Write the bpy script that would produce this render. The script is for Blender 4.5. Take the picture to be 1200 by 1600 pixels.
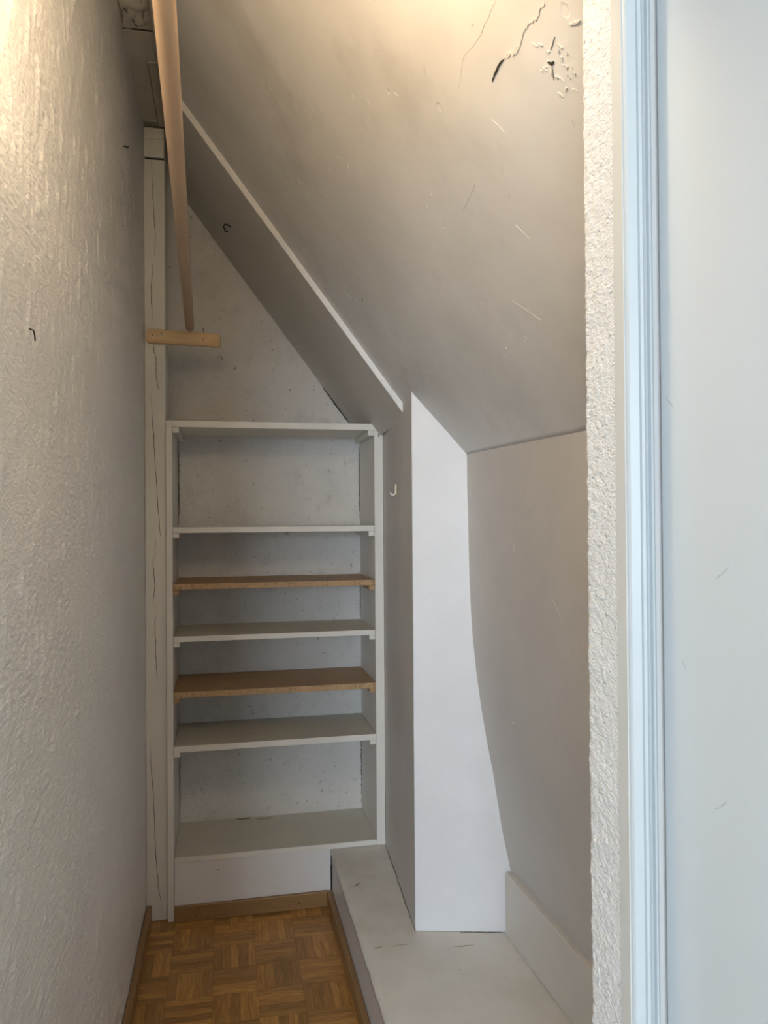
import bpy, bmesh, math, random
from mathutils import Vector, Matrix, noise

for o in list(bpy.data.objects):
    bpy.data.objects.remove(o)
SC = bpy.context.scene
COL = SC.collection
rnd = random.Random(7)

# ------------------------------------------------------------------ camera
yaw, pitch, roll, EYE = math.radians(11.6), math.radians(0.6), 0.0072, 1.40
fw = Vector((math.sin(yaw) * math.cos(pitch), math.cos(yaw) * math.cos(pitch), math.sin(pitch)))
r0 = Vector((math.cos(yaw), -math.sin(yaw), 0))
u0 = r0.cross(fw)
rt = math.cos(roll) * r0 - math.sin(roll) * u0
up = math.cos(roll) * u0 + math.sin(roll) * r0
cam_d = bpy.data.cameras.new('camera')
cam_d.sensor_fit = 'HORIZONTAL'; cam_d.sensor_width = 36.0; cam_d.lens = 36.0
cam_d.clip_start = 0.02
cam = bpy.data.objects.new('camera', cam_d); COL.objects.link(cam)
cam.matrix_world = Matrix(((rt.x, up.x, -fw.x, 0), (rt.y, up.y, -fw.y, 0), (rt.z, up.z, -fw.z, EYE), (0, 0, 0, 1)))
SC.camera = cam

# ------------------------------------------------------------------ world, daylight, exposure
BULB_STRENGTH = 215.0
w = bpy.data.worlds.new('world'); SC.world = w; w.use_nodes = True
w.node_tree.nodes['Background'].inputs['Color'].default_value = (0.62, 0.78, 1.0, 1)
w.node_tree.nodes['Background'].inputs['Strength'].default_value = 0.6
# daylight falling through the window of the hall behind the camera
ad = bpy.data.lights.new('window_daylight', 'AREA'); ad.shape = 'RECTANGLE'
ad.size, ad.size_y = 1.50, 1.50
ad.energy = 200; ad.color = (0.75, 0.875, 1.0)
al = bpy.data.objects.new('window_daylight', ad); COL.objects.link(al)
al.location = (-1.60, -4.62, 1.60); al.rotation_euler = (math.radians(90), 0, 0)   # shines along +Y
al.rotation_euler = Vector((0.0, 1, 0)).to_track_quat('-Z', 'Y').to_euler()

vs = SC.view_settings
vs.view_transform = 'Standard'; vs.look = 'None'; vs.gamma = 1.0; vs.use_curve_mapping = False
vs.exposure = 0.38

# ------------------------------------------------------------------ material helpers
def new_mat(name):
    m = bpy.data.materials.new(name); m.use_nodes = True
    return m, m.node_tree.nodes, m.node_tree.links, m.node_tree.nodes['Principled BSDF']

def N(ns, t, **k):
    n = ns.new(t)
    for a, b in k.items():
        if a in n.inputs: n.inputs[a].default_value = b
        else: setattr(n, a, b)
    return n

def c4(c): return (c[0], c[1], c[2], 1)

def paint(name, col, col2=None, rough=0.6, mott=3.0, relief=(), specks=None, stretch=(1, 1, 1), chips=None, stain=None):
    """painted plaster or wood. relief: list of (scale, distance, detail); specks: (scale, threshold, colour);
    chips: (scale, distance) sparse dents; stain: (scale, low, high, colour)"""
    m, ns, ln, p = new_mat(name)
    tc = N(ns, 'ShaderNodeTexCoord'); mp = N(ns, 'ShaderNodeMapping'); mp.inputs['Scale'].default_value = stretch
    ln.new(tc.outputs['Object'], mp.inputs['Vector'])
    V = mp.outputs['Vector']
    n1 = N(ns, 'ShaderNodeTexNoise', Scale=mott, Detail=5.0, Roughness=0.6); ln.new(V, n1.inputs['Vector'])
    rp = ns.new('ShaderNodeValToRGB'); rp.color_ramp.elements[0].position = 0.3; rp.color_ramp.elements[1].position = 0.72
    rp.color_ramp.elements[0].color = c4(col2 or [x * 0.93 for x in col]); rp.color_ramp.elements[1].color = c4(col)
    ln.new(n1.outputs['Fac'], rp.inputs['Fac'])
    out = rp.outputs['Color']
    if stain:
        n3 = N(ns, 'ShaderNodeTexNoise', Scale=stain[0], Detail=8.0, Roughness=0.65); ln.new(V, n3.inputs['Vector'])
        r3 = ns.new('ShaderNodeValToRGB'); r3.color_ramp.elements[0].position = stain[1]; r3.color_ramp.elements[1].position = stain[2]
        ln.new(n3.outputs['Fac'], r3.inputs['Fac'])
        mx = N(ns, 'ShaderNodeMix', data_type='RGBA'); ln.new(r3.outputs['Color'], mx.inputs[0])
        ln.new(out, mx.inputs[6]); mx.inputs[7].default_value = c4(stain[3]); out = mx.outputs[2]
    if specks:
        n2 = N(ns, 'ShaderNodeTexNoise', Scale=specks[0], Detail=4.0, Roughness=0.7); ln.new(V, n2.inputs['Vector'])
        r2 = ns.new('ShaderNodeValToRGB'); r2.color_ramp.elements[0].position = specks[1]; r2.color_ramp.elements[1].position = specks[1] + 0.06
        ln.new(n2.outputs['Fac'], r2.inputs['Fac'])
        mx = N(ns, 'ShaderNodeMix', data_type='RGBA'); ln.new(r2.outputs['Color'], mx.inputs[0])
        ln.new(out, mx.inputs[6]); mx.inputs[7].default_value = c4(specks[2]); out = mx.outputs[2]
    ln.new(out, p.inputs['Base Color'])
    p.inputs['Roughness'].default_value = rough
    last = None
    for sc, dist, det in relief:
        t = N(ns, 'ShaderNodeTexNoise', Scale=sc, Detail=det, Roughness=0.55); ln.new(V, t.inputs['Vector'])
        b = N(ns, 'ShaderNodeBump', Strength=1.0, Distance=dist); ln.new(t.outputs['Fac'], b.inputs['Height'])
        if last: ln.new(last.outputs['Normal'], b.inputs['Normal'])
        last = b
    if chips:
        t = N(ns, 'ShaderNodeTexVoronoi', Scale=chips[0]); ln.new(V, t.inputs['Vector'])
        n4 = N(ns, 'ShaderNodeTexNoise', Scale=chips[0] * 2, Detail=2.0); ln.new(V, n4.inputs['Vector'])
        ad_ = N(ns, 'ShaderNodeMath', operation='MULTIPLY_ADD'); ln.new(n4.outputs['Fac'], ad_.inputs[0]); ad_.inputs[1].default_value = 0.3
        ln.new(t.outputs['Distance'], ad_.inputs[2])
        r4 = ns.new('ShaderNodeValToRGB'); r4.color_ramp.elements[0].position = 0.19; r4.color_ramp.elements[1].position = 0.24
        ln.new(ad_.outputs[0], r4.inputs['Fac'])
        b = N(ns, 'ShaderNodeBump', Strength=1.0, Distance=chips[1]); ln.new(r4.outputs['Color'], b.inputs['Height'])
        if last: ln.new(last.outputs['Normal'], b.inputs['Normal'])
        last = b
    if last: ln.new(last.outputs['Normal'], p.inputs['Normal'])
    return m

def wood(name, c1, c2, scale=6.0, stretch=(1, 14, 14), rough=0.5, rand=0.0, specks=None, bump=0.0004):
    """grain runs along local X; rand shifts value and grain per object"""
    m, ns, ln, p = new_mat(name)
    tc = N(ns, 'ShaderNodeTexCoord'); oi = N(ns, 'ShaderNodeObjectInfo')
    sc = N(ns, 'ShaderNodeVectorMath', operation='SCALE'); ln.new(oi.outputs['Random'], sc.inputs['Scale']); sc.inputs[0].default_value = (37, 53, 11)
    av = N(ns, 'ShaderNodeVectorMath', operation='ADD'); ln.new(tc.outputs['Object'], av.inputs[0]); ln.new(sc.outputs[0], av.inputs[1])
    mp = N(ns, 'ShaderNodeMapping'); mp.inputs['Scale'].default_value = stretch; ln.new(av.outputs[0], mp.inputs['Vector'])
    n1 = N(ns, 'ShaderNodeTexNoise', Scale=scale, Detail=6.0, Roughness=0.65, Distortion=0.6); ln.new(mp.outputs['Vector'], n1.inputs['Vector'])
    rp = ns.new('ShaderNodeValToRGB'); rp.color_ramp.elements[0].position = 0.28; rp.color_ramp.elements[1].position = 0.7
    rp.color_ramp.elements[0].color = c4(c1); rp.color_ramp.elements[1].color = c4(c2)
    ln.new(n1.outputs['Fac'], rp.inputs['Fac'])
    out = rp.outputs['Color']
    if specks:
        n2 = N(ns, 'ShaderNodeTexNoise', Scale=specks[0], Detail=3.0); ln.new(tc.outputs['Object'], n2.inputs['Vector'])
        r2 = ns.new('ShaderNodeValToRGB'); r2.color_ramp.elements[0].position = specks[1]; r2.color_ramp.elements[1].position = specks[1] + 0.1
        ln.new(n2.outputs['Fac'], r2.inputs['Fac'])
        mx = N(ns, 'ShaderNodeMix', data_type='RGBA'); ln.new(r2.outputs['Color'], mx.inputs[0]); ln.new(out, mx.inputs[6])
        mx.inputs[7].default_value = c4(specks[2]); out = mx.outputs[2]
    if rand:
        mr = N(ns, 'ShaderNodeMapRange'); mr.inputs['To Min'].default_value = 1 - rand; mr.inputs['To Max'].default_value = 1 + rand
        ln.new(oi.outputs['Random'], mr.inputs['Value'])
        hs = N(ns, 'ShaderNodeHueSaturation'); ln.new(mr.outputs['Result'], hs.inputs['Value']); ln.new(out, hs.inputs['Color']); out = hs.outputs['Color']
    ln.new(out, p.inputs['Base Color']); p.inputs['Roughness'].default_value = rough
    b = N(ns, 'ShaderNodeBump', Strength=0.6, Distance=bump); ln.new(n1.outputs['Fac'], b.inputs['Height']); ln.new(b.outputs['Normal'], p.inputs['Normal'])
    return m

def plain(name, col, rough=0.5, metal=0.0):
    m, ns, ln, p = new_mat(name)
    tc = N(ns, 'ShaderNodeTexCoord'); n1 = N(ns, 'ShaderNodeTexNoise', Scale=60.0, Detail=3.0); ln.new(tc.outputs['Object'], n1.inputs['Vector'])
    rp = ns.new('ShaderNodeValToRGB'); rp.color_ramp.elements[0].color = c4([x * 0.8 for x in col]); rp.color_ramp.elements[1].color = c4(col)
    ln.new(n1.outputs['Fac'], rp.inputs['Fac']); ln.new(rp.outputs['Color'], p.inputs['Base Color'])
    p.inputs['Roughness'].default_value = rough; p.inputs['Metallic'].default_value = metal
    return m

M = {}
M['roughcast'] = paint('roughcast_white', (0.90, 0.89, 0.87), rough=0.42, mott=6, relief=[(170, 0.0030, 3)], stretch=(1, 0.5, 1))
M['reveal'] = paint('coarse_plaster_white', (0.84, 0.83, 0.81), (0.79, 0.78, 0.765), rough=0.8, mott=30, relief=[(420, 0.0020, 2)], specks=(300, 0.60, (0.46, 0.455, 0.46)), stretch=(1, 0.5, 1))
M['ceiling'] = paint('old_ceiling_paint', (0.78, 0.76, 0.73), (0.66, 0.64, 0.61), rough=0.42, mott=3.0, relief=[(5, 0.004, 2)], chips=(14, 0.0007), specks=(90, 0.70, (0.84, 0.82, 0.78)), stain=(3.5, 0.52, 0.70, (0.60, 0.575, 0.545)))
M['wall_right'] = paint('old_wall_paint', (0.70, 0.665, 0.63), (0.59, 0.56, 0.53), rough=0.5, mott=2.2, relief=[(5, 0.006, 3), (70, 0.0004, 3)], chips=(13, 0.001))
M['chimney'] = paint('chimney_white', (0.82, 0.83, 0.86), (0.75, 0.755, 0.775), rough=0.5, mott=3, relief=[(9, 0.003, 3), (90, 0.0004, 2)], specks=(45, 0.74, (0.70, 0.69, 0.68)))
M['back'] = paint('back_wall_plaster', (0.82, 0.80, 0.77), (0.73, 0.71, 0.68), rough=0.8, mott=5, relief=[(16, 0.010, 6), (110, 0.004, 4)], specks=(48, 0.635, (0.44, 0.41, 0.37)), stain=(9, 0.55, 0.70, (0.68, 0.66, 0.625)))
M['band'] = paint('slope_panel_paint', (0.68, 0.65, 0.60), (0.63, 0.60, 0.55), rough=0.5, mott=3, relief=[(6, 0.003, 2), (80, 0.0003, 2)])
M['trimwhite'] = paint('edge_strip_white', (0.83, 0.82, 0.80), rough=0.5, mott=9, relief=[(40, 0.001, 3)])
M['shelfpaint'] = paint('bookcase_paint', (0.82, 0.795, 0.745), (0.76, 0.73, 0.675), rough=0.45, mott=5, relief=[(30, 0.0006, 3)], specks=(70, 0.735, (0.40, 0.36, 0.30)))
M['shelftop'] = paint('bookcase_bottom_paint', (0.70, 0.67, 0.59), (0.63, 0.60, 0.52), rough=0.5, mott=4, relief=[(30, 0.0005, 3)], specks=(24, 0.72, (0.36, 0.29, 0.21)))
M['kick'] = paint('kick_panel_white', (0.82, 0.80, 0.79), rough=0.35, mott=3, specks=(60, 0.75, (0.5, 0.45, 0.4)))
M['post'] = paint('post_paint', (0.82, 0.795, 0.735), (0.75, 0.72, 0.66), rough=0.5, mott=6, relief=[(18, 0.003, 3)], stretch=(1, 1, 0.3))
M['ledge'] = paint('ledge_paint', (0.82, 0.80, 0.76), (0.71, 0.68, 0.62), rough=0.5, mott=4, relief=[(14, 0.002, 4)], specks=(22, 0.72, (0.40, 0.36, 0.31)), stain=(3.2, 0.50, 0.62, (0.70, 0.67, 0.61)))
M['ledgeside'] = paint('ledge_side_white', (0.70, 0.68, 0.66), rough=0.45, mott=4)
M['boardwhite'] = paint('baseboard_white', (0.73, 0.69, 0.64), (0.67, 0.63, 0.58), rough=0.4, mott=3, relief=[(9, 0.001, 2)])
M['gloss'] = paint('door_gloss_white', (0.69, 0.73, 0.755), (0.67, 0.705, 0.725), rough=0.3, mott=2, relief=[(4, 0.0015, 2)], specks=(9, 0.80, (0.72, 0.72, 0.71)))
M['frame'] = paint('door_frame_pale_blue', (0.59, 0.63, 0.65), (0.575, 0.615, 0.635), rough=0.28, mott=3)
M['framebeige'] = paint('door_jamb_beige', (0.70, 0.685, 0.65), rough=0.5, mott=6, stretch=(1, 1, 0.1))
M['hall'] = paint('hall_wall_paint', (0.78, 0.77, 0.75), rough=0.7, relief=[(60, 0.0006, 2)])
M['beam'] = paint('roof_board_paint', (0.55, 0.52, 0.45), (0.46, 0.43, 0.37), rough=0.5, mott=9, relief=[(25, 0.003, 4)])
M['crack'] = plain('dark_crack', (0.035, 0.028, 0.022), 0.9)
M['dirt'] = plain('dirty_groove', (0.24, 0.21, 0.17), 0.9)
M['flake'] = paint('lifted_paint', (0.70, 0.67, 0.62), rough=0.5, relief=[(120, 0.001, 3)])
M['whitechip'] = plain('white_chip', (0.84, 0.82, 0.79), 0.6)
M['parquet'] = wood('oak_parquet', (0.29, 0.135, 0.034), (0.63, 0.345, 0.105), scale=5, stretch=(3, 30, 30), rough=0.38, rand=0.28)
M['gap'] = plain('parquet_joint', (0.06, 0.03, 0.015), 0.9)
M['skirt'] = wood('oak_skirting', (0.26, 0.145, 0.058), (0.36, 0.21, 0.092), scale=5, stretch=(1.5, 20, 20), rough=0.4, specks=(30, 0.76, (0.12, 0.07, 0.03)))
M['rod'] = wood('beech_rod', (0.55, 0.375, 0.235), (0.66, 0.475, 0.315), scale=4, stretch=(25, 1.2, 25), rough=0.4)
M['pine'] = wood('pine_bracket', (0.62, 0.41, 0.205), (0.74, 0.53, 0.30), scale=5, stretch=(1.5, 16, 16), rough=0.5)
M['chip'] = wood('particle_board', (0.44, 0.28, 0.145), (0.56, 0.37, 0.20), scale=18, stretch=(1, 2, 2), rough=0.6, specks=(150, 0.58, (0.22, 0.12, 0.055)))
M['chiptop'] = wood('particle_board_face', (0.40, 0.25, 0.125), (0.47, 0.30, 0.16), scale=12, stretch=(1, 2, 2), rough=0.5, specks=(160, 0.70, (0.30, 0.175, 0.085)))
M['cleatwood'] = wood('pine_cleat', (0.42, 0.24, 0.11), (0.52, 0.32, 0.16), scale=8, rough=0.5)
M['brass'] = plain('brass_screw', (0.93, 0.84, 0.62), 0.35, 0.2)
M['steel'] = plain('dark_steel', (0.10, 0.09, 0.08), 0.45, 0.7)
M['plastic'] = plain('cream_plastic', (0.90, 0.88, 0.80), 0.35)
M['gold'] = plain('gold_inside', (0.55, 0.40, 0.08), 0.4)
mb, ns, ln, p = new_mat('warm_bulb')
p.inputs['Base Color'].default_value = (1, 0.9, 0.75, 1)
p.inputs['Emission Color'].default_value = (1.0, 0.78, 0.52, 1); p.inputs['Emission Strength'].default_value = BULB_STRENGTH
M['bulb'] = mb
mg, ns, ln, p = new_mat('window_glass')
tr = ns.new('ShaderNodeBsdfTransparent'); gl = ns.new('ShaderNodeBsdfGlossy'); gl.inputs['Roughness'].default_value = 0.02
mxs = ns.new('ShaderNodeMixShader'); mxs.inputs[0].default_value = 0.06
ln.new(tr.outputs[0], mxs.inputs[1]); ln.new(gl.outputs[0], mxs.inputs[2]); ln.new(mxs.outputs[0], ns['Material Output'].inputs['Surface'])
M['glass'] = mg

# ------------------------------------------------------------------ geometry helpers
def link(name, me, mat, parent=None):
    o = bpy.data.objects.new(name, me); COL.objects.link(o)
    if mat and not me.materials: me.materials.append(M[mat])
    if parent: o.parent = parent
    return o

def tag(o, label, cat=None, group=None, kind=None):
    o['label'] = label
    if cat: o['category'] = cat
    if group: o['group'] = group
    if kind: o['kind'] = kind
    return o

def empty(name, loc=(0, 0, 0)):
    o = bpy.data.objects.new(name, None); o.empty_display_size = 0.05; COL.objects.link(o); o.location = loc
    return o

def mesh(name, vs_, fs, smooth=False):
    me = bpy.data.meshes.new(name); me.from_pydata([tuple(v) for v in vs_], [], fs); me.update()
    b = bmesh.new(); b.from_mesh(me); bmesh.ops.recalc_face_normals(b, faces=b.faces); b.to_mesh(me); b.free()
    if smooth:
        for f in me.polygons: f.use_smooth = True
    return me

def sheet(name, vs_, fs, smooth=True):
    me = bpy.data.meshes.new(name); me.from_pydata([tuple(v) for v in vs_], [], fs); me.update()
    if smooth:
        for f in me.polygons: f.use_smooth = True
    return me

def box(name, mat, x0, x1, y0, y1, z0, z1, parent=None, bevel=0.0, seg=2):
    """box whose mesh is centred on its own origin"""
    c = Vector(((x0 + x1) / 2, (y0 + y1) / 2, (z0 + z1) / 2)); h = Vector((abs(x1 - x0) / 2, abs(y1 - y0) / 2, abs(z1 - z0) / 2))
    b = bmesh.new(); bmesh.ops.create_cube(b, size=2.0)
    for v in b.verts: v.co = Vector((v.co.x * h.x, v.co.y * h.y, v.co.z * h.z))
    if bevel: bmesh.ops.bevel(b, geom=list(b.edges), offset=bevel, segments=seg, affect='EDGES', profile=0.5)
    me = bpy.data.meshes.new(name); b.to_mesh(me); b.free()
    o = link(name, me, mat, parent)
    o.location = c - (parent.location if parent else Vector())
    return o

def prism_y(name, mat, prof, y0, y1, parent=None):
    """polygon in XZ extruded along Y (may give y as function of nothing)"""
    n = len(prof)
    v = [(x, y0, z) for x, z in prof] + [(x, y1, z) for x, z in prof]
    f = [tuple(range(n)), tuple(range(2 * n - 1, n - 1, -1))] + [(i, i + n, (i + 1) % n + n, (i + 1) % n) for i in range(n)]
    return link(name, mesh(name, v, f), mat, parent)

def prism_z(name, mat, prof, z0, z1, parent=None):
    n = len(prof)
    v = [(x, y, z0) for x, y in prof] + [(x, y, z1) for x, y in prof]
    f = [tuple(range(n)), tuple(range(2 * n - 1, n - 1, -1))] + [(i, i + n, (i + 1) % n + n, (i + 1) % n) for i in range(n)]
    return link(name, mesh(name, v, f), mat, parent)

def grid(name, mat, fn, nu, nv, parent=None, thick=0.0):
    """fn(u,v)->Vector; thick offsets a back sheet with fn2"""
    v = [fn(i / nu, j / nv) for i in range(nu + 1) for j in range(nv + 1)]
    f = [(i * (nv + 1) + j, (i + 1) * (nv + 1) + j, (i + 1) * (nv + 1) + j + 1, i * (nv + 1) + j + 1) for i in range(nu) for j in range(nv)]
    o = link(name, sheet(name, v, f), mat, parent)
    if thick:
        s = o.modifiers.new('solid', 'SOLIDIFY'); s.thickness = thick; s.offset = -1.0
    return o

def tube(name, mat, pts, r, parent=None, n=12, cap=True, taper=None):
    pts = [Vector(p_) for p_ in pts]; rings = []; vv = []; ff = []
    for i, p_ in enumerate(pts):
        t = (pts[min(i + 1, len(pts) - 1)] - pts[max(i - 1, 0)]).normalized()
        a = t.cross(Vector((0, 0, 1)))
        if a.length < 1e-3: a = t.cross(Vector((1, 0, 0)))
        a.normalize(); b_ = t.cross(a)
        rr = r if taper is None else taper[i]
        for k in range(n):
            g = 2 * math.pi * k / n
            vv.append(p_ + a * math.cos(g) * rr + b_ * math.sin(g) * rr)
    for i in range(len(pts) - 1):
        for k in range(n):
            ff.append((i * n + k, i * n + (k + 1) % n, (i + 1) * n + (k + 1) % n, (i + 1) * n + k))
    if cap: ff += [tuple(range(n)), tuple(range((len(pts) - 1) * n, len(pts) * n))]
    o = link(name, mesh(name, vv, ff, True), mat, parent)
    return o

def lathe(name, mat, prof, origin, axis, parent=None, n=20):
    """prof [(r, h)] turned about axis"""
    ax = Vector(axis).normalized(); a = ax.cross(Vector((0.3, 0.5, 0.8))).normalized(); b_ = ax.cross(a); og = Vector(origin)
    vv = []; ff = []
    for r_, h in prof:
        for k in range(n):
            g = 2 * math.pi * k / n; vv.append(og + ax * h + (a * math.cos(g) + b_ * math.sin(g)) * r_)
    for i in range(len(prof) - 1):
        for k in range(n): ff.append((i * n + k, i * n + (k + 1) % n, (i + 1) * n + (k + 1) % n, (i + 1) * n + k))
    ff += [tuple(range(n)), tuple(range((len(prof) - 1) * n, len(prof) * n))]
    return link(name, mesh(name, vv, ff, True), mat, parent)

def ribbon(name, mat, pts, normal, width, parent=None, proud=0.0006, deep=0.002, jitter=0.0, sub=4, seed=0):
    """thin uneven sliver lying in a surface: cracks, ridges of lifted paint"""
    rg = random.Random(seed or len(pts) * 13 + int(abs(pts[0][2]) * 997))
    nn = Vector(normal).normalized(); P = []
    for i in range(len(pts) - 1):
        a, b_ = Vector(pts[i]), Vector(pts[i + 1])
        for k in range(sub): P.append(a.lerp(b_, k / sub))
    P.append(Vector(pts[-1])); L = len(P); vv = []; ff = []
    for i, p_ in enumerate(P):
        t = (P[min(i + 1, L - 1)] - P[max(i - 1, 0)]).normalized(); s = t.cross(nn).normalized()
        e = min(1.0, 0.25 + 1.6 * min(i, L - 1 - i) / max(1, L - 1) * 2)
        w_ = width * 0.5 * e * (0.65 + 0.7 * rg.random()); q = p_ + s * (rg.random() - 0.5) * jitter
        vv += [q + s * w_ * 0.6 + nn * proud, q - s * w_ * 0.6 + nn * proud, q - s * w_ - nn * deep, q + s * w_ - nn * deep]
    for i in range(L - 1):
        for k in range(4): ff.append((i * 4 + k, i * 4 + (k + 1) % 4, i * 4 + 4 + (k + 1) % 4, i * 4 + 4 + k))
    ff += [(0, 1, 2, 3), tuple(range((L - 1) * 4, L * 4))]
    return link(name, mesh(name, vv, ff), mat, parent)

# ------------------------------------------------------------------ key measures (metres)
YP0 = 2.815
XL = -0.280                      # left wall
YB = 2.796                       # bookcase front
YW = 3.115                       # back wall
SM, SC0 = 1.333, 2.490           # sloped ceiling z = SC0 - SM x
BAND = 2.463                     # lower boarded band of the slope
YT = 2.350                       # where that band begins
YF0, YF1 = 0.620, 0.702          # door wall
XR = 0.345                       # right reveal of the doorway
DOORH = 1.985
LEDGE = 0.200
SN = Vector((-SM, 0, -1)).normalized()      # slope normal, into the closet

# ================================================================== STRUCTURE
# floor: base slab, parquet strips
fl = box('floor', 'gap', XL - 0.05, 0.42, YF1 - 0.1, YW + 0.02, -0.06, -0.004)
tag(fl, 'closet floor of small oak mosaic parquet blocks', 'floor', kind='structure')
BLK, X0, Y0, GAP = 0.1325, -0.1800, 2.603, 0.0007
sw = BLK / 5
strip_me = {}
def strip(cx, cy, lx, ly, along_x):
    L, W = (lx, ly) if along_x else (ly, lx)
    key = (round(L, 3), round(W, 3))
    if key not in strip_me:
        b = bmesh.new(); bmesh.ops.create_cube(b, size=1.0)
        for v in b.verts: v.co = Vector((v.co.x * (L - GAP), v.co.y * (W - GAP), v.co.z * 0.008 - 0.004))
        me = bpy.data.meshes.new('parquet_strip'); b.to_mesh(me); b.free(); me.materials.append(M['parquet']); strip_me[key] = me
    o = bpy.data.objects.new('parquet_strip', strip_me[key]); COL.objects.link(o); o.parent = fl
    o.location = Vector((cx, cy, 0.0005 * rnd.random() - 0.0005)) - fl.location
    if not along_x: o.rotation_euler.z = math.pi / 2
    return o
rest_v, rest_f = [], []
for i in range(-1, 5):
    for j in range(-2, 15):
        xa, yb = X0 + i * BLK, Y0 - j * BLK; xb, ya = xa + BLK, yb - BLK
        hor = (i + j) % 2 == 0
        for k in range(5):
            if hor: bx0, bx1, by0, by1 = xa, xb, ya + k * sw, ya + (k + 1) * sw
            else: bx0, bx1, by0, by1 = xa + k * sw, xa + (k + 1) * sw, ya, yb
            bx0, bx1 = max(bx0, XL + 0.003), min(bx1, 0.371); by0, by1 = max(by0, YF1), min(by1, YP0)
            if bx1 - bx0 < 0.004 or by1 - by0 < 0.004: continue
            if j <= 6: strip((bx0 + bx1) / 2, (by0 + by1) / 2, bx1 - bx0, by1 - by0, hor)
            else:
                g = GAP / 2; q = len(rest_v)
                for z in (-0.008, -0.0003): rest_v += [(bx0 + g, by0 + g, z), (bx1 - g, by0 + g, z), (bx1 - g, by1 - g, z), (bx0 + g, by1 - g, z)]
                rest_f += [tuple(q + a for a in t) for t in ((0, 1, 2, 3), (4, 5, 6, 7), (0, 1, 5, 4), (1, 2, 6, 5), (2, 3, 7, 6), (3, 0, 4, 7))]
ro = link('parquet_strips', mesh('parquet_strips', rest_v, rest_f), 'parquet'); ro.parent = fl; ro.location = -fl.location; ro['kind'] = 'stuff'
M['hallfloor'] = wood('pale_hall_floor', (0.44, 0.37, 0.29), (0.52, 0.45, 0.36))  # unseen floor, tone made pale to bounce more neutral light into the closet
fh = box('floor_hall', 'hallfloor', -2.65, 1.3, -4.6, YF1 - 0.1, -0.06, 0.0)
tag(fh, 'pale wooden floor of the hall in front of the closet', 'floor', kind='structure')

# left wall (rough textured plaster)
def wl(u, v):
    y = YF0 + u * (YW + 0.05 - YF0); z = v * 2.95
    n = noise.noise
    k = n(Vector((y * 2.1, z * 1.3, 3.0))) * 0.004
    lum = n(Vector((y * 55, z * 125, 8.0))) + 0.5 * n(Vector((y * 70, z * 150, 2.0)))
    patch = 0.65 + 0.9 * n(Vector((y * 5, z * 3, 17.0)))
    drip = max(0.0, n(Vector((y * 48, z * 16, 21.0))) - 0.12) * 0.006
    return Vector((XL - abs(k) * 0.6 - 0.001 + max(-0.30, lum) * 0.0027 * max(0.3, patch) + drip, y, z))
wall_left = grid('wall_left', 'roughcast', wl, 380, 800)
wall_left.modifiers.new('solid', 'SOLIDIFY').thickness = 0.06; wall_left.modifiers['solid'].offset = -1.0
tag(wall_left, 'long left closet wall in rough dripped white plaster', 'wall', kind='structure')

# back wall
def wbk(u, v):
    x = XL - 0.02 + u * 1.0; z = v * 2.9
    return Vector((x, YW + abs(noise.noise(Vector((x * 5, z * 5, 1)))) * 0.004, z))
wall_back = grid('wall_back', 'back', wbk, 80, 200)
wall_back.modifiers.new('solid', 'SOLIDIFY').thickness = 0.06; wall_back.modifiers['solid'].offset = -1.0
tag(wall_back, 'scuffed white plaster back wall seen above and through the bookcase', 'wall', kind='structure')

# sloped ceiling
def cl(u, v):
    x = -0.190 + u * (0.690 + 0.190); y = YF0 + v * (YW + 0.05 - YF0)
    k = noise.noise(Vector((x * 3.2, y * 2.6, 5.0))) * 0.004 + noise.noise(Vector((x * 10, y * 8, 2.0))) * 0.0012
    edge = min(1.0, (0.690 - x) / 0.08)
    k *= edge * (1.0 if y < 2.2 else max(0.0, (2.33 - y) / 0.13))
    return Vector((x, y, SC0 - SM * x + 0.020 * max(0, (x - 0.50) / 0.19) ** 1.5 * max(0, min(1, (y - 1.3) / 0.8)))) - SN * abs(k)
ceiling = grid('ceiling', 'ceiling', cl, 110, 170)
ceiling.modifiers.new('solid', 'SOLIDIFY').thickness = 0.05; ceiling.modifiers['solid'].offset = 1.0
tag(ceiling, 'steep sloped attic ceiling with scratched cream paint', 'ceiling', kind='structure')

# right wall, curving outward towards the bottom
PR = [(0.690, 1.610), (0.6905, 1.50), (0.6915, 1.42), (0.692, 1.33), (0.693, 1.234), (0.697, 1.14), (0.703, 1.046), (0.7115, 0.95),
      (0.723, 0.857), (0.738, 0.76), (0.755, 0.667), (0.7675, 0.58), (0.780, 0.495), (0.792, 0.43), (0.802, 0.38), (0.812, 0.30), (0.820, 0.20), (0.83, 0.05)]
def wr(u, v):
    s = u * (len(PR) - 1); i = min(int(s), len(PR) - 2); t = s - i
    x = PR[i][0] * (1 - t) + PR[i + 1][0] * t; z = PR[i][1] * (1 - t) + PR[i + 1][1] * t
    y = YF0 + v * (YW + 0.05 - YF0)
    x += (2.165 - y) * 0.022 * max(0, min(1, (1.35 - z) / 1.0))
    k = noise.noise(Vector((y * 2.4, z * 2.0, 9.0))) * 0.004 * min(1.0, u * 6)
    return Vector((x + abs(k), y, z))
wall_right = grid('wall_right', 'wall_right', wr, 85, 120)
wall_right.modifiers.new('solid', 'SOLIDIFY').thickness = 0.05; wall_right.modifiers['solid'].offset = 1.0
tag(wall_right, 'low right wall with grey cream paint, bulging outward at its foot', 'wall', kind='structure')

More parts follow.
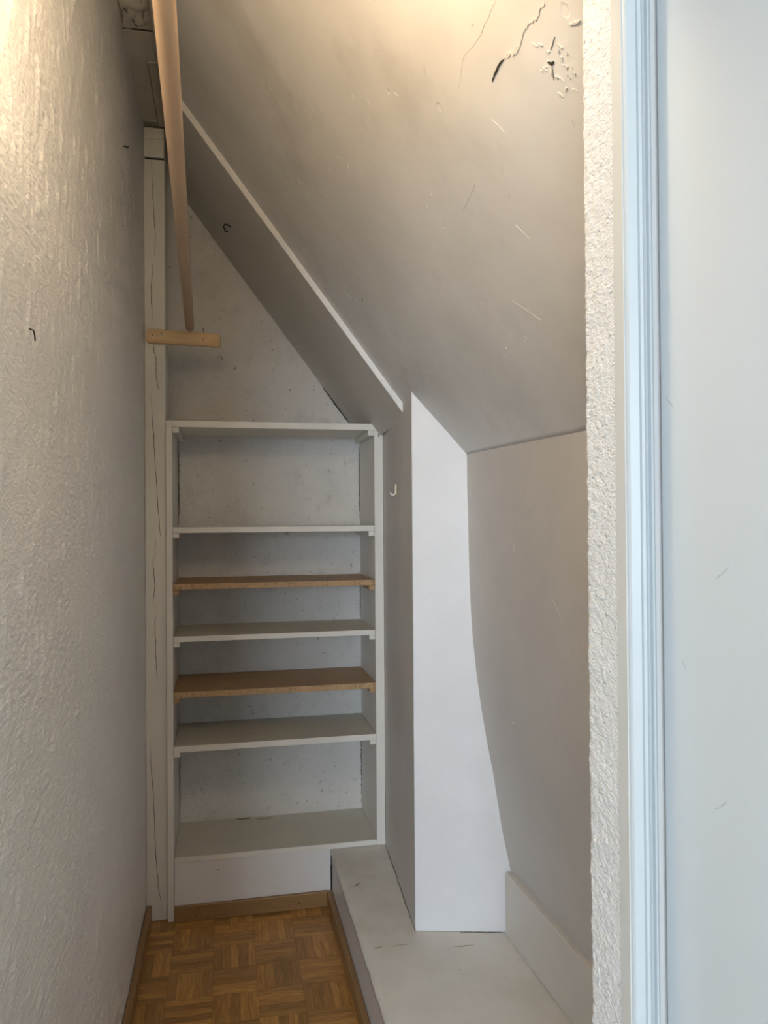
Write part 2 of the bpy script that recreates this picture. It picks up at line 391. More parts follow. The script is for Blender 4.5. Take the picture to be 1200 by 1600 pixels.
# chimney breast standing on the ledge
CH = [(0.5335, 2.190), (0.850, 2.112), (0.850, YW), (0.5925, YW)]
def zc(x): return SC0 - SM * x - 0.0005 + 0.020 * max(0, (x - 0.50) / 0.19) ** 1.5
v = [(x, y, LEDGE) for x, y in CH] + [(x, y, max(zc(x), 1.2)) for x, y in CH]
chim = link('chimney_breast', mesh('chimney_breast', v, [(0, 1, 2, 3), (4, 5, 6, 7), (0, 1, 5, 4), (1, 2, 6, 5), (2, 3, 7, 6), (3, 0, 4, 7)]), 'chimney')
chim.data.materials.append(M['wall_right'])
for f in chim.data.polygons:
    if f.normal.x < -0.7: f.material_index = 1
bv = chim.modifiers.new('bevel', 'BEVEL'); bv.width = 0.004; bv.segments = 3
tag(chim, 'white boxed chimney breast on the ledge beside the bookcase', 'chimney', kind='structure')

# boarded band of the slope above the bookcase
def slab(name, mat, x0, x1, y0, y1, ca, cb, parent=None):
    v = []
    for y in (y0, y1):
        for x, c in ((x0, ca), (x1, ca), (x1, cb), (x0, cb)): v.append((x, y, c - SM * x))
    return link(name, mesh(name, v, [(0, 1, 2, 3), (4, 5, 6, 7), (0, 1, 5, 4), (1, 2, 6, 5), (2, 3, 7, 6), (3, 0, 4, 7)]), mat, parent)
band = empty('ceiling_panel', (0, 0, 0))
slab('panel_board', 'band', -0.1875, 0.560, YT + 0.003, YW - 0.002, BAND, SC0 + 0.004, band)
es = slab('edge_strip', 'trimwhite', -0.1875, 0.545, YT - 0.004, YT + 0.003, BAND - 0.001, SC0 + 0.004, band); es['label'] = 'narrow white front edge of the panel'
tag(band, 'flat painted panel boxed onto the slope above the bookcase, with white edge', 'panel', kind='structure')

# exposed boards and plaster along the apex of the slope, against the left wall
apex = empty('apex_boards', (0, 0, 0))
def flat(name, mat, x0, x1, y0, y1, z0, bev=0.003): return box(name, mat, x0, x1, y0, y1, z0, 2.90, apex, bev)
flat('roof_board', 'beam', -0.300, -0.186, YF1, 2.130, 2.800)
flat('plaster_bed', 'beam', -0.300, -0.186, 2.125, 2.262, 2.806)
flat('roof_board', 'beam', -0.300, -0.186, 2.262, 2.425, 2.795)
flat('roof_board', 'beam', -0.300, -0.2290, 2.428, 2.790, 2.803)
flat('roof_board', 'beam', -0.2265, -0.186, 2.405, 2.790, 2.790)
box('light_stop', 'beam', -0.1875, -0.150, YF1, YW, 2.736, 2.90, apex)  # unseen closing piece, added to block light leaking in above the slope
flat('board_gap', 'crack', -0.2300, -0.2255, 2.42, 2.795, 2.806, 0)
flat('roof_board', 'beam', -0.300, -0.160, 2.790, YW, 2.812)
def lump(u, v):
    x = -0.290 + u * 0.108; y = 2.120 + v * 0.150
    k = 0.016 * math.sin(math.pi * (0.08 + 0.84 * u)) ** 0.5 * math.sin(math.pi * v) ** 0.5 * (0.35 + 1.5 * abs(noise.noise(Vector((x * 24, y * 17, 4)))))
    return Vector((x, y, 2.806 - k))
lp = grid('plaster_lump', 'beam', lump, 36, 48, apex)
for q, pts in enumerate([[(-0.278, 2.150), (-0.262, 2.185), (-0.252, 2.215), (-0.240, 2.255)], [(-0.218, 2.135), (-0.212, 2.165), (-0.221, 2.20), (-0.214, 2.235)], [(-0.281, 2.13), (-0.275, 2.19), (-0.277, 2.255)]]):
    ribbon('crack', 'dirt', [(x, y, 2.797) for x, y in pts], (0, 0, -1), 0.004, apex, 0.0006, 0.006, 0.004, 5, q + 5)
for q, pts in enumerate([[(-0.285, 2.262), (-0.19, 2.263)], [(-0.285, 2.4265), (-0.23, 2.427)]]):
    ribbon('crack', 'crack', [(x, y, 2.797 if q == 0 else 2.801) for x, y in pts], (0, 0, -1), 0.004, apex, 0.0008, 0.003, 0.002, 8, q + 15)
tag(apex, 'dark cracked roof boards and lumpy plaster at the top of the slope', 'roof boards', kind='structure')

# timber post beside the bookcase
YP = 2.815
post = empty('post', (0, 0, 0))
pm = box('post_shaft', 'post', -0.2805, -0.2085, YP, YP + 0.11, 0.0, 2.684, post, 0.003)
box('post_cap', 'post', -0.2805, -0.2095, YP - 0.004, YP + 0.11, 2.691, 2.755, post, 0.003)
box('post_cap', 'post', -0.2805, -0.2095, YP + 0.002, YP + 0.11, 2.757, 2.800, post, 0.006)
box('gap', 'crack', -0.2735, -0.212, YP + 0.006, YP + 0.10, 2.683, 2.692, post)
CR = [[(-0.2529, 2.6764), (-0.2471, 2.4993), (-0.2409, 2.4087), (-0.2455, 2.3402)], [(-0.25, 2.3172), (-0.2568, 2.226), (-0.253, 2.1014)],
      [(-0.2489, 2.0336), (-0.2469, 1.9996), (-0.2404, 1.9772), (-0.2384, 1.9229)], [(-0.2448, 1.9634), (-0.2407, 1.9092), (-0.2321, 1.8641)],
      [(-0.2583, 1.8521), (-0.2502, 1.7052), (-0.238, 1.4793), (-0.2256, 1.3211)], [(-0.2451, 1.3439), (-0.2476, 1.2538)],
      [(-0.2562, 1.2719), (-0.2479, 1.1862), (-0.2525, 1.1075)], [(-0.246, 1.1073), (-0.2485, 1.0286), (-0.2446, 0.916), (-0.2427, 0.8485)],
      [(-0.2674, 0.6256), (-0.2633, 0.5581), (-0.2552, 0.4232), (-0.2494, 0.2438), (-0.2391, 0.1086), (-0.2285, 0.0516)]]
for q, pts in enumerate(CR):
    ribbon('crack', 'crack', [(x, YP, z) for x, z in pts], (0, -1, 0), 0.0024, post, jitter=0.002, sub=7, seed=q + 20)
tag(post, 'white painted timber post with long drying cracks beside the bookcase', 'post', kind='structure')

# ledge and skirtings
ledge = empty('ledge', (0.6, 1.7, 0))
def lt(u, v):
    x = 0.366 + u * 0.50; y = YF1 + v * (YW - YF1)
    k = noise.noise(Vector((x * 6, y * 5, 2))) * 0.002
    if u == 0: x += abs(noise.noise(Vector((y * 14, 1, 4)))) * 0.006
    return Vector((x, y, LEDGE - abs(k)))
lo = grid('ledge_top', 'ledge', lt, 24, 120, ledge); lo.location = -ledge.location
lm = lo.modifiers.new('solid', 'SOLIDIFY'); lm.thickness = 0.018; lm.offset = -1.0
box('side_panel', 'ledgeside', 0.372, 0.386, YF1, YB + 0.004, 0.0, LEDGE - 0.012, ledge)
tag(ledge, 'low white ledge with worn stained top along the right wall', 'ledge', kind='structure')

def skirting(name, mat, x0, x1, y0, y1, z0, z1, label, bevel=0.003, parent=None):
    along_y = abs(y1 - y0) > abs(x1 - x0)
    L, W = (abs(y1 - y0), abs(x1 - x0)) if along_y else (abs(x1 - x0), abs(y1 - y0))
    o = box(name, mat, -L / 2, L / 2, -W / 2, W / 2, z0, z1, None, bevel)
    o.location = ((x0 + x1) / 2, (y0 + y1) / 2, (z0 + z1) / 2)
    if along_y: o.rotation_euler.z = math.pi / 2
    tag(o, label, 'skirting', kind='structure'); return o
skirting('baseboard_left', 'skirt', XL + 0.0005, -0.262, YF1, YP - 0.002, 0.0, 0.058, 'brown oak skirting at the foot of the rough left wall')
skirting('baseboard_back', 'skirt', -0.1845, 0.353, YB - 0.013, YB + 0.001, 0.0005, 0.0555, 'brown oak skirting with dark nail holes under the bookcase kick panel')
skirting('baseboard_ledge', 'skirt', 0.353, 0.3715, YF1, YB + 0.001, 0.0005, 0.0535, 'brown oak skirting along the foot of the white ledge')
bbr = prism_z('baseboard_right', 'boardwhite', [(0.7835, 2.118), (0.830, 2.105), (0.870, YF1), (0.8325, YF1)], LEDGE, 0.379)
bbr.modifiers.new('b', 'BEVEL').width = 0.003
tag(bbr, 'tall white skirting board on the ledge against the right wall', 'skirting', kind='structure')

# door wall around the opening
wf = empty('wall_front', (0, 0, 0))
def rv(u, v):
    # profile: reveal face, rounded arris, inner face
    z = v * (DOORH + 0.02); s = u * 0.30
    a, rr = 0.056, 0.014
    if s < a: x, y, nx, ny = XR, 0.634 + s, -1, 0
    elif s < a + rr * 1.5708:
        g = (s - a) / rr; x, y, nx, ny = XR + rr - rr * math.cos(g), 0.634 + a + rr * math.sin(g), -math.cos(g), math.sin(g)
    else: x, y, nx, ny = XR + rr + (s - a - rr * 1.5708), 0.634 + a + rr, 0, 1
    q = Vector((x, y * 0.5, z))
    k = (noise.noise(q * 240) * 0.0011 + noise.noise(q * 110) * 0.0006 + noise.noise(q * 30) * 0.0008) * min(1.0, 0.15 + s * 30)
    return Vector((x + nx * k, y + ny * k, z))
def rv2(u, v): return rv(0.29 * u if u <= 0.9 else 0.261 + (u - 0.9) * 7.39, v)
grid('reveal_plaster', 'reveal', rv2, 60, 1000, wf)
# solid wall pieces: right of the opening, left of it, above it
box('wall_piece', 'hall', 0.372, 1.30, YF0 + 0.004, YF1 - 0.004, 0, 2.60, wf)
box('wall_piece', 'hall', -2.65, XL - 0.001, YF0, YF1, 0, 2.95, wf)
box('lintel', 'hall', XL, 0.372, YF0 + 0.004, YF1, DOORH + 0.015, 2.95, wf)
tag(wf, 'door wall with coarse white plaster reveal round the closet opening', 'wall', kind='structure')

# door frame (moulded casing)
CAS = [(0.3455, 0.640), (0.3455, 0.6195), (0.3460, 0.6170), (0.3472, 0.6150), (0.3545, 0.6125), (0.3552, 0.6140), (0.3558, 0.6145), (0.3566, 0.6122), (0.3590, 0.6115),
       (0.3612, 0.6130), (0.3630, 0.6180), (0.3640, 0.6215), (0.3688, 0.6225), (0.3692, 0.6185), (0.3705, 0.6172), (0.3722, 0.6185), (0.3726, 0.6300), (0.3726, 0.640)]
tf = empty('trim_1', (0, 0, 0))
co = prism_z('casing', 'frame', CAS, 0.0, DOORH, tf)
prism_z('jamb', 'framebeige', [(0.3443, 0.636), (0.3443, 0.6195), (0.3454, 0.6195), (0.3454, 0.636)], 0, DOORH, tf)['label'] = 'beige inner edge of the jamb'
box('head', 'frame', XL, 0.3725, 0.613, 0.640, DOORH - 0.005, DOORH + 0.06, tf, 0.003)
tag(tf, 'glossy moulded door frame painted pale blue', 'door frame', kind='structure')

# open door leaf
dr = empty('door_1', (0.377, 0.616, 0))
leaf = box('door_leaf', 'gloss', 0.377, 0.415, -0.03, 0.616, 0.008, DOORH - 0.012, dr, 0.002)
lathe('door_handle', 'steel', [(0.006, 0), (0.024, 0.001), (0.024, 0.006), (0.010, 0.008), (0.009, 0.035), (0.020, 0.040), (0.026, 0.052), (0.020, 0.064), (0.004, 0.067)], Vector((0.377, 0.04, 1.03)) - dr.location, (-1, 0, 0), dr)
tag(dr, 'plain glossy white door leaf standing open against the frame', 'door', kind='structure')

# hall shell behind the camera with the window that lights the scene
for nm, a, lab in (('wall_hall_left', (-2.71, -2.65, -4.6, YF0, 0, 2.6), 'left wall of the hall before the closet'), ('wall_hall_right', (1.30, 1.36, -4.6, YF1, 0, 2.6), 'right wall of the hall before the closet')):
    tag(box(nm, 'hall', *a), lab, 'wall', kind='structure')
tag(box('ceiling_hall', 'hall', -2.71, 1.36, -4.6, YF0, 2.60, 2.66), 'flat white ceiling of the hall', 'ceiling', kind='structure')
wh = empty('wall_hall_back', (0, 0, 0))
WX0, WX1, WZ0, WZ1 = -2.35, -0.85, 0.85, 2.35
for a in ((-2.71, WX0, 0, 2.6), (WX1, 1.36, 0, 2.6), (WX0, WX1, 0, WZ0), (WX0, WX1, WZ1, 2.6)):
    box('wall_piece', 'hall', a[0], a[1], -4.60, -4.54, a[2], a[3], wh)
tag(wh, 'far wall of the hall with a window', 'wall', kind='structure')
wn = empty('window_1', (0, 0, 0))
for a in ((WX0, WX1, WZ0, WZ0 + 0.05), (WX0, WX1, WZ1 - 0.05, WZ1), (WX0, WX0 + 0.05, WZ0 + 0.05, WZ1 - 0.05), (WX1 - 0.05, WX1, WZ0 + 0.05, WZ1 - 0.05), (-1.625, -1.575, WZ0 + 0.05, WZ1 - 0.05)):
    box('window_frame', 'frame', a[0], a[1], -4.58, -4.545, a[2], a[3], wn, 0.003)
for a in ((WX0 + 0.05, -1.625), (-1.575, WX1 - 0.05)):
    box('window_pane', 'glass', a[0], a[1], -4.566, -4.562, WZ0 + 0.05, WZ1 - 0.05, wn)
tag(wn, 'white two-pane hall window', 'window', kind='structure')

# ================================================================== BOOKCASE
bc = empty('bookcase', (0.18, YB, 0))
BL = bc.location
ZT = 1.757
YK = YW - 0.001
def part(name, mat, a, bevel=0.0015):
    return box(name, mat, a[0], a[1], a[2], a[3], a[4], a[5], bc, bevel)
part('side_panel', 'shelfpaint', (-0.2075, -0.1855, YB, YK, 0.0, ZT))
rs = prism_y('side_panel', 'shelfpaint', [(0.5385, LEDGE + 0.0005), (0.5715, LEDGE + 0.0005), (0.5715, 1.716), (0.5640, 1.732), (0.5440, 1.7565), (0.5385, 1.7565)], YB, YK, bc); rs.location = -BL
rs.modifiers.new('b', 'BEVEL').width = 0.0015
part('top_board', 'shelfpaint', (-0.1855, 0.5385, YB, YK, ZT - 0.024, ZT))
# (top z, thickness, material, cleat material, front offset)
SHELVES = [(1.3797, 0.0205, 'shelfpaint', 'shelfpaint', 0.0), (1.1800, 0.0205, 'chiptop', 'cleatwood', -0.006), (0.9945, 0.0195, 'shelfpaint', 'shelfpaint', 0.0),
           (0.8005, 0.0210, 'chiptop', 'cleatwood', -0.006), (0.6100, 0.0220, 'shelfpaint', 'shelfpaint', 0.0)]
for z, t, m, cm, off in SHELVES:
    s = part('shelf', m, (-0.1845, 0.5375, YB + off, YK, z - t, z), 0.001)
    if m == 'shelfpaint':
        s.data.materials.append(M['shelftop'])
        for f in s.data.polygons:
            if f.normal.z > 0.7: f.material_index = 1
    if m == 'chiptop':
        s['label'] = 'bare brown particle board shelf'
        # raw edge shows coarser chips
        s.data.materials.append(M['chip'])
        for f in s.data.polygons:
            if f.normal.y < -0.7: f.material_index = 1
    for x0, x1 in ((-0.1848, -0.1635), (0.5165, 0.5378)):
        c = part('cleat', cm, (x0, x1, YB + 0.006, YK - 0.01, z - t - 0.018, z - t - 0.0003), 0.0012)
for x0, x1 in ((-0.1848, -0.1635), (0.5165, 0.5378)):
    part('cleat', 'shelfpaint', (x0, x1, YB + 0.002, YK - 0.012, ZT - 0.0435, ZT - 0.0243), 0.0012)
s = part('bottom_shelf', 'shelfpaint', (-0.1848, 0.5378, YB - 0.001, YK, 0.2015, 0.2215), 0.001)
s.data.materials.append(M['shelftop'])
for f in s.data.polygons:
    if f.normal.z > 0.7: f.material_index = 1
kp = part('kick_panel', 'kick', (-0.1845, 0.3655, YB + 0.002, YB + 0.016, 0.0006, 0.2010), 0.001); kp['label'] = 'smooth white kick panel'
tag(bc, 'tall built-in white bookcase with two bare brown shelves among painted ones', 'bookcase')
# wear on the right stile and a nail hole in the kick panel
for q, (pts, wd) in enumerate([([(0.553, 1.722), (0.556, 1.716), (0.557, 1.706)], 0.006), ([(0.549, 1.731), (0.552, 1.726)], 0.003)]):
    r_ = ribbon('chipped_paint', 'dirt', [(x, YB, z) for x, z in pts], (0, -1, 0), wd, bc, jitter=0.002, seed=q + 60); r_.location = -BL
r_ = ribbon('joint_gap', 'crack', [(0.5730, YB + 0.001, 0.205), (0.5722, YB + 0.001, 0.27), (0.5728, YB + 0.001, 0.42)], (0, -1, 0), 0.0022, bc, sub=8, seed=71); r_.location = -BL
r_ = ribbon('joint_gap', 'crack', [(0.3685, YB + 0.001, 0.060), (0.3685, YB + 0.001, 0.199)], (0, -1, 0), 0.003, bc, sub=4, seed=72); r_.location = -BL

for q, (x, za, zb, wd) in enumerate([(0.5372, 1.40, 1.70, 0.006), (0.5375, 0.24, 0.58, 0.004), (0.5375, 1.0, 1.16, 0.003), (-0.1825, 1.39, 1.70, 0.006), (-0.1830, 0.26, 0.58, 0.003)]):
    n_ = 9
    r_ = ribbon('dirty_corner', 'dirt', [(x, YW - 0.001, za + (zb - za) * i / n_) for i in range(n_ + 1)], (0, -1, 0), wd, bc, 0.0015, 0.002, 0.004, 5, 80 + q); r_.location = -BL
# ================================================================== CLOTHES ROD AND BRACKET
rod = tube('clothes_rod', 'rod', [(-0.1245, 2.811, 2.0905), (-0.124, 2.806, 2.0905), (-0.0774, 1.042, 2.0905), (-0.068, YF1 + 0.012, 2.0905)], 0.0155, n=32, taper=[0.0125, 0.0155, 0.0155, 0.0155])
tag(rod, 'long round beech clothes rod running the depth of the closet', 'clothes rod')
bk = empty('rod_bracket', (-0.27, 2.786, 2.052))
b_ = bmesh.new(); bmesh.ops.create_cube(b_, size=1.0)
for v in b_.verts:
    v.co = Vector(((v.co.x + 0.5) * 0.2495, (v.co.y + 0.5) * 0.0285, v.co.z * 0.046))
    if v.co.x > 0.2 and v.co.y > 0.01: v.co.x += 0.005
bmesh.ops.bevel(b_, geom=[e for e in b_.edges], offset=0.004, segments=2, affect='EDGES')
me = bpy.data.meshes.new('bracket_bar'); b_.to_mesh(me); b_.free()
link('bracket_bar', me, 'pine', bk)
for x, z in ((0.0195, -0.001), (0.0500, 0.009)):
    s = lathe('screw', 'brass', [(0.0055, -0.002), (0.0055, 0.0006), (0.0042, 0.0014), (0.0020, 0.0010)], (x, 0.0, z), (0, -1, 0), bk, 14)
    lathe('screw_slot', 'crack', [(0.0028, 0.0), (0.0026, 0.0018)], (x, 0.0, z), (0, -1, 0), s, 8)
kn = lathe('knot', 'dirt', [(0.0032, -0.001), (0.0030, 0.0003)], (0.1945, 0.0, -0.003), (0, -1, 0), bk, 10); kn.scale = (1, 1, 1)
bk.rotation_euler.y = math.radians(1.7)
tag(bk, 'pale pine bar screwed to the post, holding the far rod end', 'bracket')
# matching holder at the door wall
h2 = empty('rod_holder', (-0.27, YF1 + 0.001, 2.052))
box('holder_bar', 'pine', -0.275, -0.0, YF1 + 0.001, YF1 + 0.030, 2.029, 2.0745, h2, 0.004)
tag(h2, 'pine bar on the door wall under the near rod end', 'bracket')
nl = empty('bracket_nail', (-0.0760, 2.800, 2.0665))
tube('nail_shank', 'steel', [(0.001, 0, -0.002), (-0.001, 0, 0.018)], 0.0013, nl, 8)
lathe('nail_head', 'steel', [(0.0042, 0), (0.0042, 0.0014)], (-0.0011, 0, 0.018), (0, -0.2, 1), nl, 12)
tag(nl, 'small nail sticking up from the pine rod bracket', 'nail')

# ================================================================== LAMP (over the doorway, inside)
la = empty('wall_lamp', (-0.035, YF1, 2.17))
lathe('lamp_base', 'plastic', [(0.045, 0), (0.045, 0.012), (0.030, 0.018), (0.022, 0.030), (0.022, 0.060), (0.018, 0.062)], (0, 0.0003, 0), (0, 1, 0), la, 24)
lathe('bulb', 'bulb', [(0.010, 0.062), (0.012, 0.078), (0.019, 0.096), (0.0225, 0.112), (0.0225, 0.122), (0.019, 0.134), (0.011, 0.143), (0.002, 0.146)], (0, 0, 0), (0, 1, 0), la, 24)
tag(la, 'bare warm bulb in a round white holder above the doorway', 'lamp')

# ================================================================== SMALL THINGS
# black wire bent into an open loop on the boarded slope
off = SN * 0.004
wp = [(0.021, 2.735, 0), (0.016, 2.745, 0), (0.0075, 2.762, 0), (0.001, 2.790, 0), (-0.002, 2.822, 0), (0.001, 2.842, 0), (0.007, 2.838, 0), (0.0115, 2.815, 0)]
wire = tube('wire_hook', 'crack', [Vector((x, y, BAND - SM * x)) + SN * (0.003 + 0.004 * (i % 2 == 0) * 0.2) for i, (x, y, _) in enumerate(wp)], 0.0022, n=8)
tag(wire, 'black wire bent into an open loop on the slope above the bookcase', 'wire')
# little cream hook on the chimney side
hk = empty('wall_hook', (0.5500, 2.470, 1.500))
d_ = Vector((0.059, 0.925, 0)).normalized(); nrm = Vector((-0.998, 0.064, 0))
def hp(a, n_, z): return d_ * a + nrm * n_ + Vector((0, 0, z))
hb = [hp(a, n_, z) for n_ in (0.0, 0.003) for a, z in ((-0.006, -0.018), (0.006, -0.018), (0.006, 0.018), (-0.006, 0.018))]
link('hook_plate', mesh('hook_plate', hb, [(0, 1, 2, 3), (4, 5, 6, 7), (0, 1, 5, 4), (1, 2, 6, 5), (2, 3, 7, 6), (3, 0, 4, 7)]), 'gold', hk)
tube('hook_arm', 'plastic', [hp(-0.004, 0.003, 0.018), hp(-0.004, 0.004, 0.0), hp(-0.004, 0.005, -0.013), hp(-0.003, 0.011, -0.019), hp(-0.001, 0.018, -0.016), hp(0.001, 0.022, -0.009)], 0.003, hk, 10)
tag(hk, 'tiny cream hook on the side face of the chimney breast', 'hook')
# staple and nail in the left wall, nail in the back wall
sp = tube('wall_staple', 'crack', [(XL + 0.000, 2.270, 2.466), (XL + 0.003, 2.280, 2.469), (XL + 0.003, 2.350, 2.502), (XL + 0.000, 2.365, 2.507)], 0.0016, n=8)
tag(sp, 'short dark staple high in the rough left wall', 'staple')
sn = tube('wall_nail', 'crack', [(XL + 0.000, 1.194, 1.682), (XL + 0.006, 1.196, 1.680), (XL + 0.007, 1.199, 1.673), (XL + 0.006, 1.205, 1.667)], 0.0011, n=8)
tag(sn, 'bent dark nail in the rough left wall at rod-end height', 'nail')
bn = tube('back_wall_nail', 'crack', [(0.4985, YW + 0.003, 1.222), (0.4985, YW - 0.008, 1.222), (0.4980, YW - 0.010, 1.212), (0.4985, YW - 0.009, 1.199)], 0.0016, n=8)
tag(bn, 'dark bent nail in the back wall above the upper brown shelf', 'nail')

# ------------------------------------------------------------------ marks in the sloped ceiling (parts of it)
def on(x, y): return Vector((x, y, SC0 - SM * x)) + SN * -0.0005
def mark(name, mat, pts, wd, proud=0.0008, jit=0.002, sub=4, seed=1):
    def surf(x, y):
        k = noise.noise(Vector((x * 3.2, y * 2.6, 5.0))) * 0.004 + noise.noise(Vector((x * 10, y * 8, 2.0))) * 0.0012
        k *= min(1.0, (0.690 - x) / 0.08) * (1.0 if y < 2.2 else max(0.0, (2.33 - y) / 0.13))
        return Vector((x, y, SC0 - SM * x + 0.020 * max(0, (x - 0.50) / 0.19) ** 1.5 * max(0, min(1, (y - 1.3) / 0.8)))) - SN * abs(k)
    return ribbon(name, mat, [surf(x, y) for x, y in pts], SN, wd, ceiling, proud, 0.003, jit, sub, seed)
mark('crack', 'crack', [(0.3633, 1.0040), (0.3622, 0.9926), (0.3609, 0.9669), (0.3620, 0.9560)], 0.0036, 0.0012, 0.001, 4, 3)
mark('paint_flake', 'flake', [(0.3618, 0.957), (0.3640, 0.938), (0.3668, 0.929), (0.3675, 0.905)], 0.007, 0.0009, 0.003, 5, 4)
mark('paint_ridge', 'flake', [(0.3655, 0.905), (0.3642, 0.892), (0.3642, 0.879), (0.3667, 0.8616), (0.3661, 0.8486), (0.3668, 0.833)], 0.0035, 0.0009, 0.003, 5, 5)
mark('hole', 'crack', [(0.3930, 0.8850), (0.3959, 0.8820), (0.3967, 0.8755)], 0.006, 0.0012, 0.001, 3, 6)
mark('crack', 'dirt', [(0.3860, 0.8501), (0.3883, 0.8609), (0.3893, 0.8688)], 0.0018, 0.0008, 0.001, 4, 7)
mark('crack', 'dirt', [(0.3980, 0.8830), (0.4051, 0.8952)], 0.0018, 0.0008, 0.001, 4, 8)
mark('paint_ridge', 'flake', [(0.3899, 0.8183), (0.3935, 0.8077), (0.3950, 0.8010)], 0.004, 0.002, 0.001, 4, 9)
mark('plaster_edge', 'flake', [(0.3394, 1.0812), (0.3370, 1.0671), (0.3295, 1.0334), (0.3343, 0.9749), (0.3324, 0.9188), (0.3323, 0.9020)], 0.0012, 0.0003, 0.002, 6, 10)
mark('paint_scratch', 'flake', [(0.3806, 1.0589), (0.3889, 1.0522), (0.3980, 1.0506)], 0.0014, 0.0006, 0.0005, 4, 11)
mark('paint_scratch', 'flake', [(0.4034, 1.2086), (0.4104, 1.2909)], 0.0016, 0.0006, 0.001, 4, 12)
mark('paint_scratch', 'flake', [(0.4602, 1.1750), (0.4796, 1.1635)], 0.0016, 0.0006, 0.001, 4, 13)
mark('paint_scratch', 'flake', [(0.0921, 1.6984), (0.1009, 1.7063)], 0.0030, 0.0006, 0.001, 3, 14)
mark('paint_scratch', 'flake', [(0.5165, 1.3317), (0.5514, 1.2823)], 0.0015, 0.0006, 0.001, 4, 15)
mark('paint_scratch', 'dirt', [(0.3460, 1.9719), (0.3386, 1.9675)], 0.0022, 0.0005, 0.001, 3, 16)
mark('paint_scratch', 'dirt', [(0.3652, 2.0432), (0.3692, 2.0861)], 0.0022, 0.0005, 0.001, 3, 17)
for q in range(26):      # crumbs of broken plaster round the hole
    a = rnd.uniform(0, 6.28); rr = rnd.uniform(0.2, 1.0) ** 0.7
    x, y = 0.4005 + math.cos(a) * rr * 0.022, 0.879 + math.sin(a) * rr * 0.032
    mark('plaster_crumb', 'flake', [(x, y), (x + rnd.uniform(-.006, .006), y + rnd.uniform(-.008, .008))], rnd.uniform(0.002, 0.0045), rnd.uniform(0.0008, 0.0018), 0.002, 3, 100 + q)
for q in range(120):      # small scattered chips over the slope
    x = rnd.uniform(0.10, 0.62); y = rnd.uniform(0.85, 2.2); L = rnd.uniform(0.003, 0.012)
    mark('paint_chip', 'whitechip', [(x, y), (x + rnd.uniform(-1, 1) * L * 0.7, y + rnd.uniform(-1, 1) * L)], rnd.uniform(0.0010, 0.0024), 0.0006, 0.001, 2, 200 + q)
# black gap between boarded band and back wall
gp = ribbon('gap', 'crack', [(0.385, YW - 0.003, BAND - SM * 0.385 - 0.002), (0.447, YW - 0.003, BAND - SM * 0.447 - 0.003), (0.512, YW - 0.003, BAND - SM * 0.512 - 0.003)], (0, -1, 0), 0.0055, band, sub=6, seed=44)
# ------------------------------------------------------------------ marks on other surfaces (parts of them)
M['scuff'] = plain('grey_scuff', (0.52, 0.54, 0.56), 0.6)
M['rust'] = plain('brown_stain', (0.34, 0.27, 0.18), 0.8)
for q, pts in enumerate([[(0.5869, 1.2805), (0.5842, 1.2756), (0.5824, 1.2722)], [(0.5455, 1.1695), (0.5390, 1.1729), (0.5326, 1.1782), (0.5294, 1.1823)],
                         [(0.6090, 1.5065), (0.6017, 1.5007), (0.5960, 1.4948)], [(0.5404, 1.3515), (0.5324, 1.3561), (0.5237, 1.3626)]]):
    r_ = ribbon('scuff_mark', 'scuff', [(0.377, y, z) for y, z in pts], (-1, 0, 0), 0.0012, dr, 0.0001, 0.001, 0.0006, 4, 300 + q); r_.location = -dr.location
for q, (pts, wd) in enumerate([([(0.030, 3.108), (0.060, 3.104), (0.092, 3.106)], 0.026), ([(0.105, 3.098), (0.145, 3.088), (0.178, 3.092)], 0.012), ([(-0.03, 3.02), (0.0, 3.01)], 0.006)]):
    r_ = ribbon('paint_stain', 'rust', [(x, y, 0.2215) for x, y in pts], (0, 0, 1), wd, bc, 0.0002, 0.001, 0.006, 5, 320 + q); r_.location = -BL
for q, (x, z, rr) in enumerate([(-0.1028, 0.0426, 0.003), (-0.0964, 0.0233, 0.0028), (-0.1117, 0.0195, 0.003), (-0.128, 0.020, 0.002), (0.2507, 0.0234, 0.0035), (-0.1445, 0.021, 0.0018)]):
    o = lathe('nail_hole', 'crack', [(rr, -0.001), (rr * 0.8, 0.0003)], (x, YB - 0.013, z), (0, -1, 0), None, 8)
    sk = bpy.data.objects['baseboard_back']; o.parent = sk; o.matrix_parent_inverse = Matrix.Translation(-sk.location)
o = lathe('nail_hole', 'crack', [(0.002, -0.001), (0.0016, 0.0003)], Vector((-0.0344, YB + 0.002, 0.1654)) - BL, (0, -1, 0), bc, 8)
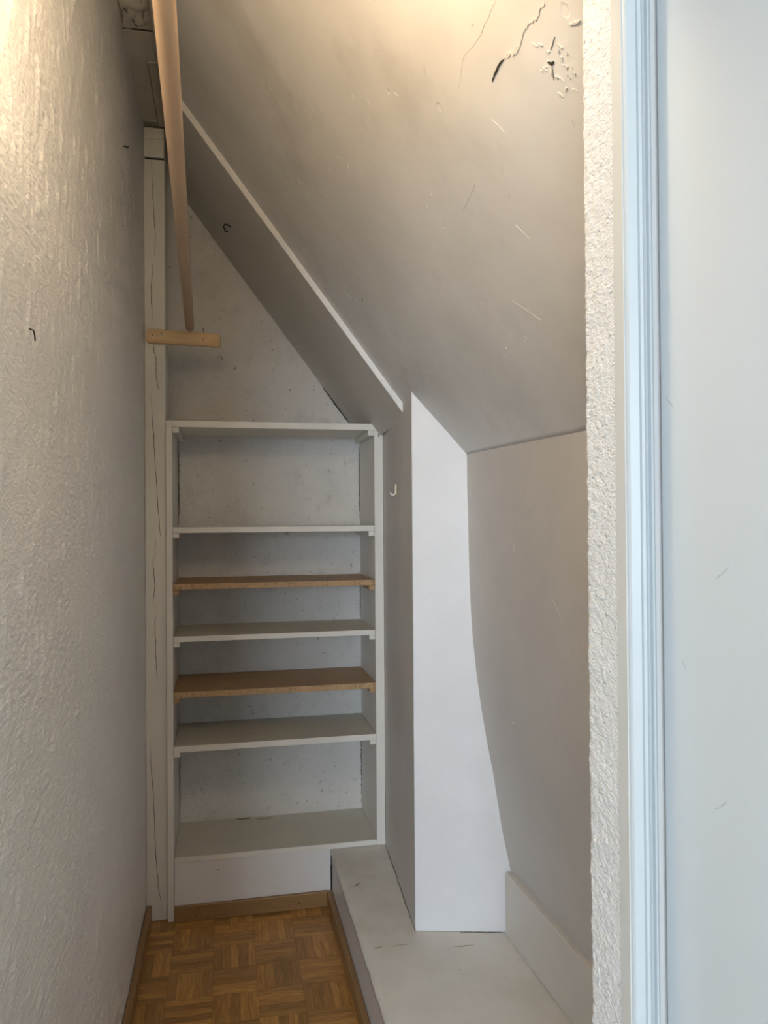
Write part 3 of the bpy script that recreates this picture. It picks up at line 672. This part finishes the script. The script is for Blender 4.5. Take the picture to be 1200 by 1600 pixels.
def wsurf(y, z):
    for i in range(len(PR) - 1):
        if PR[i][1] >= z >= PR[i + 1][1]:
            t = (PR[i][1] - z) / (PR[i][1] - PR[i + 1][1]); x = PR[i][0] * (1 - t) + PR[i + 1][0] * t; u = (i + t) / (len(PR) - 1)
            x += (2.165 - y) * 0.022 * max(0, min(1, (1.35 - z) / 1.0))
            return Vector((x + abs(noise.noise(Vector((y * 2.4, z * 2.0, 9.0))) * 0.004 * min(1.0, u * 6)), y, z))
WM = [((2.135, 1.031), (2.128, 1.028), .006), ((2.048, 1.0366), (2.042, 1.030), .004), ((1.904, .865), (1.872, .880), .008), ((1.573, 1.226), (1.527, 1.183), .0016), ((1.793, 1.346), (1.785, 1.323), .0016), ((1.70, 1.44), (1.66, 1.425), .0015)]
for q in range(14): y, z = rnd.uniform(1.1, 2.1), rnd.uniform(0.5, 1.5); WM.append(((y, z), (y + rnd.uniform(-.02, .02), z + rnd.uniform(-.02, .02)), rnd.uniform(.001, .0022)))
for q, (a, b_, wd) in enumerate(WM):
    ribbon('paint_chip', 'whitechip' if q < 9 else 'flake', [wsurf(*a), wsurf(*b_)], (-1, 0, 0), wd, wall_right, 0.0004, 0.002, 0.001, 4, 340 + q)
for q, (a, b_, wd) in enumerate([((0.398, 2.127), (0.423, 2.131), .006), ((0.447, 2.13), (0.505, 2.128), .004), ((0.405, 2.50), (0.425, 2.52), .014), ((0.60, 1.98), (0.606, 1.976), .004), ((0.62, 2.09), (0.68, 2.085), .004)]):
    r_ = ribbon('dirt_mark', 'rust', [(a[0], a[1], LEDGE - 0.0012), (b_[0], b_[1], LEDGE - 0.0012)], (0, 0, 1), wd, ledge, 0.0012, 0.002, 0.004, 5, 380 + q); r_.location = -ledge.location
# dark dirt line where the chimney breast meets the ledge
for q, pts in enumerate([[(0.5345, 2.188), (0.5500, 2.45), (0.5690, 2.790)], [(0.66, 2.158), (0.775, 2.130)]]):
    r_ = ribbon('joint_gap', 'dirt', [(x - 0.001, y - 0.0015, LEDGE) for x, y in pts], (0, 0, 1), 0.0035, ledge, 0.001, 0.002, 0.003, 14, 400 + q); r_.location = -ledge.location
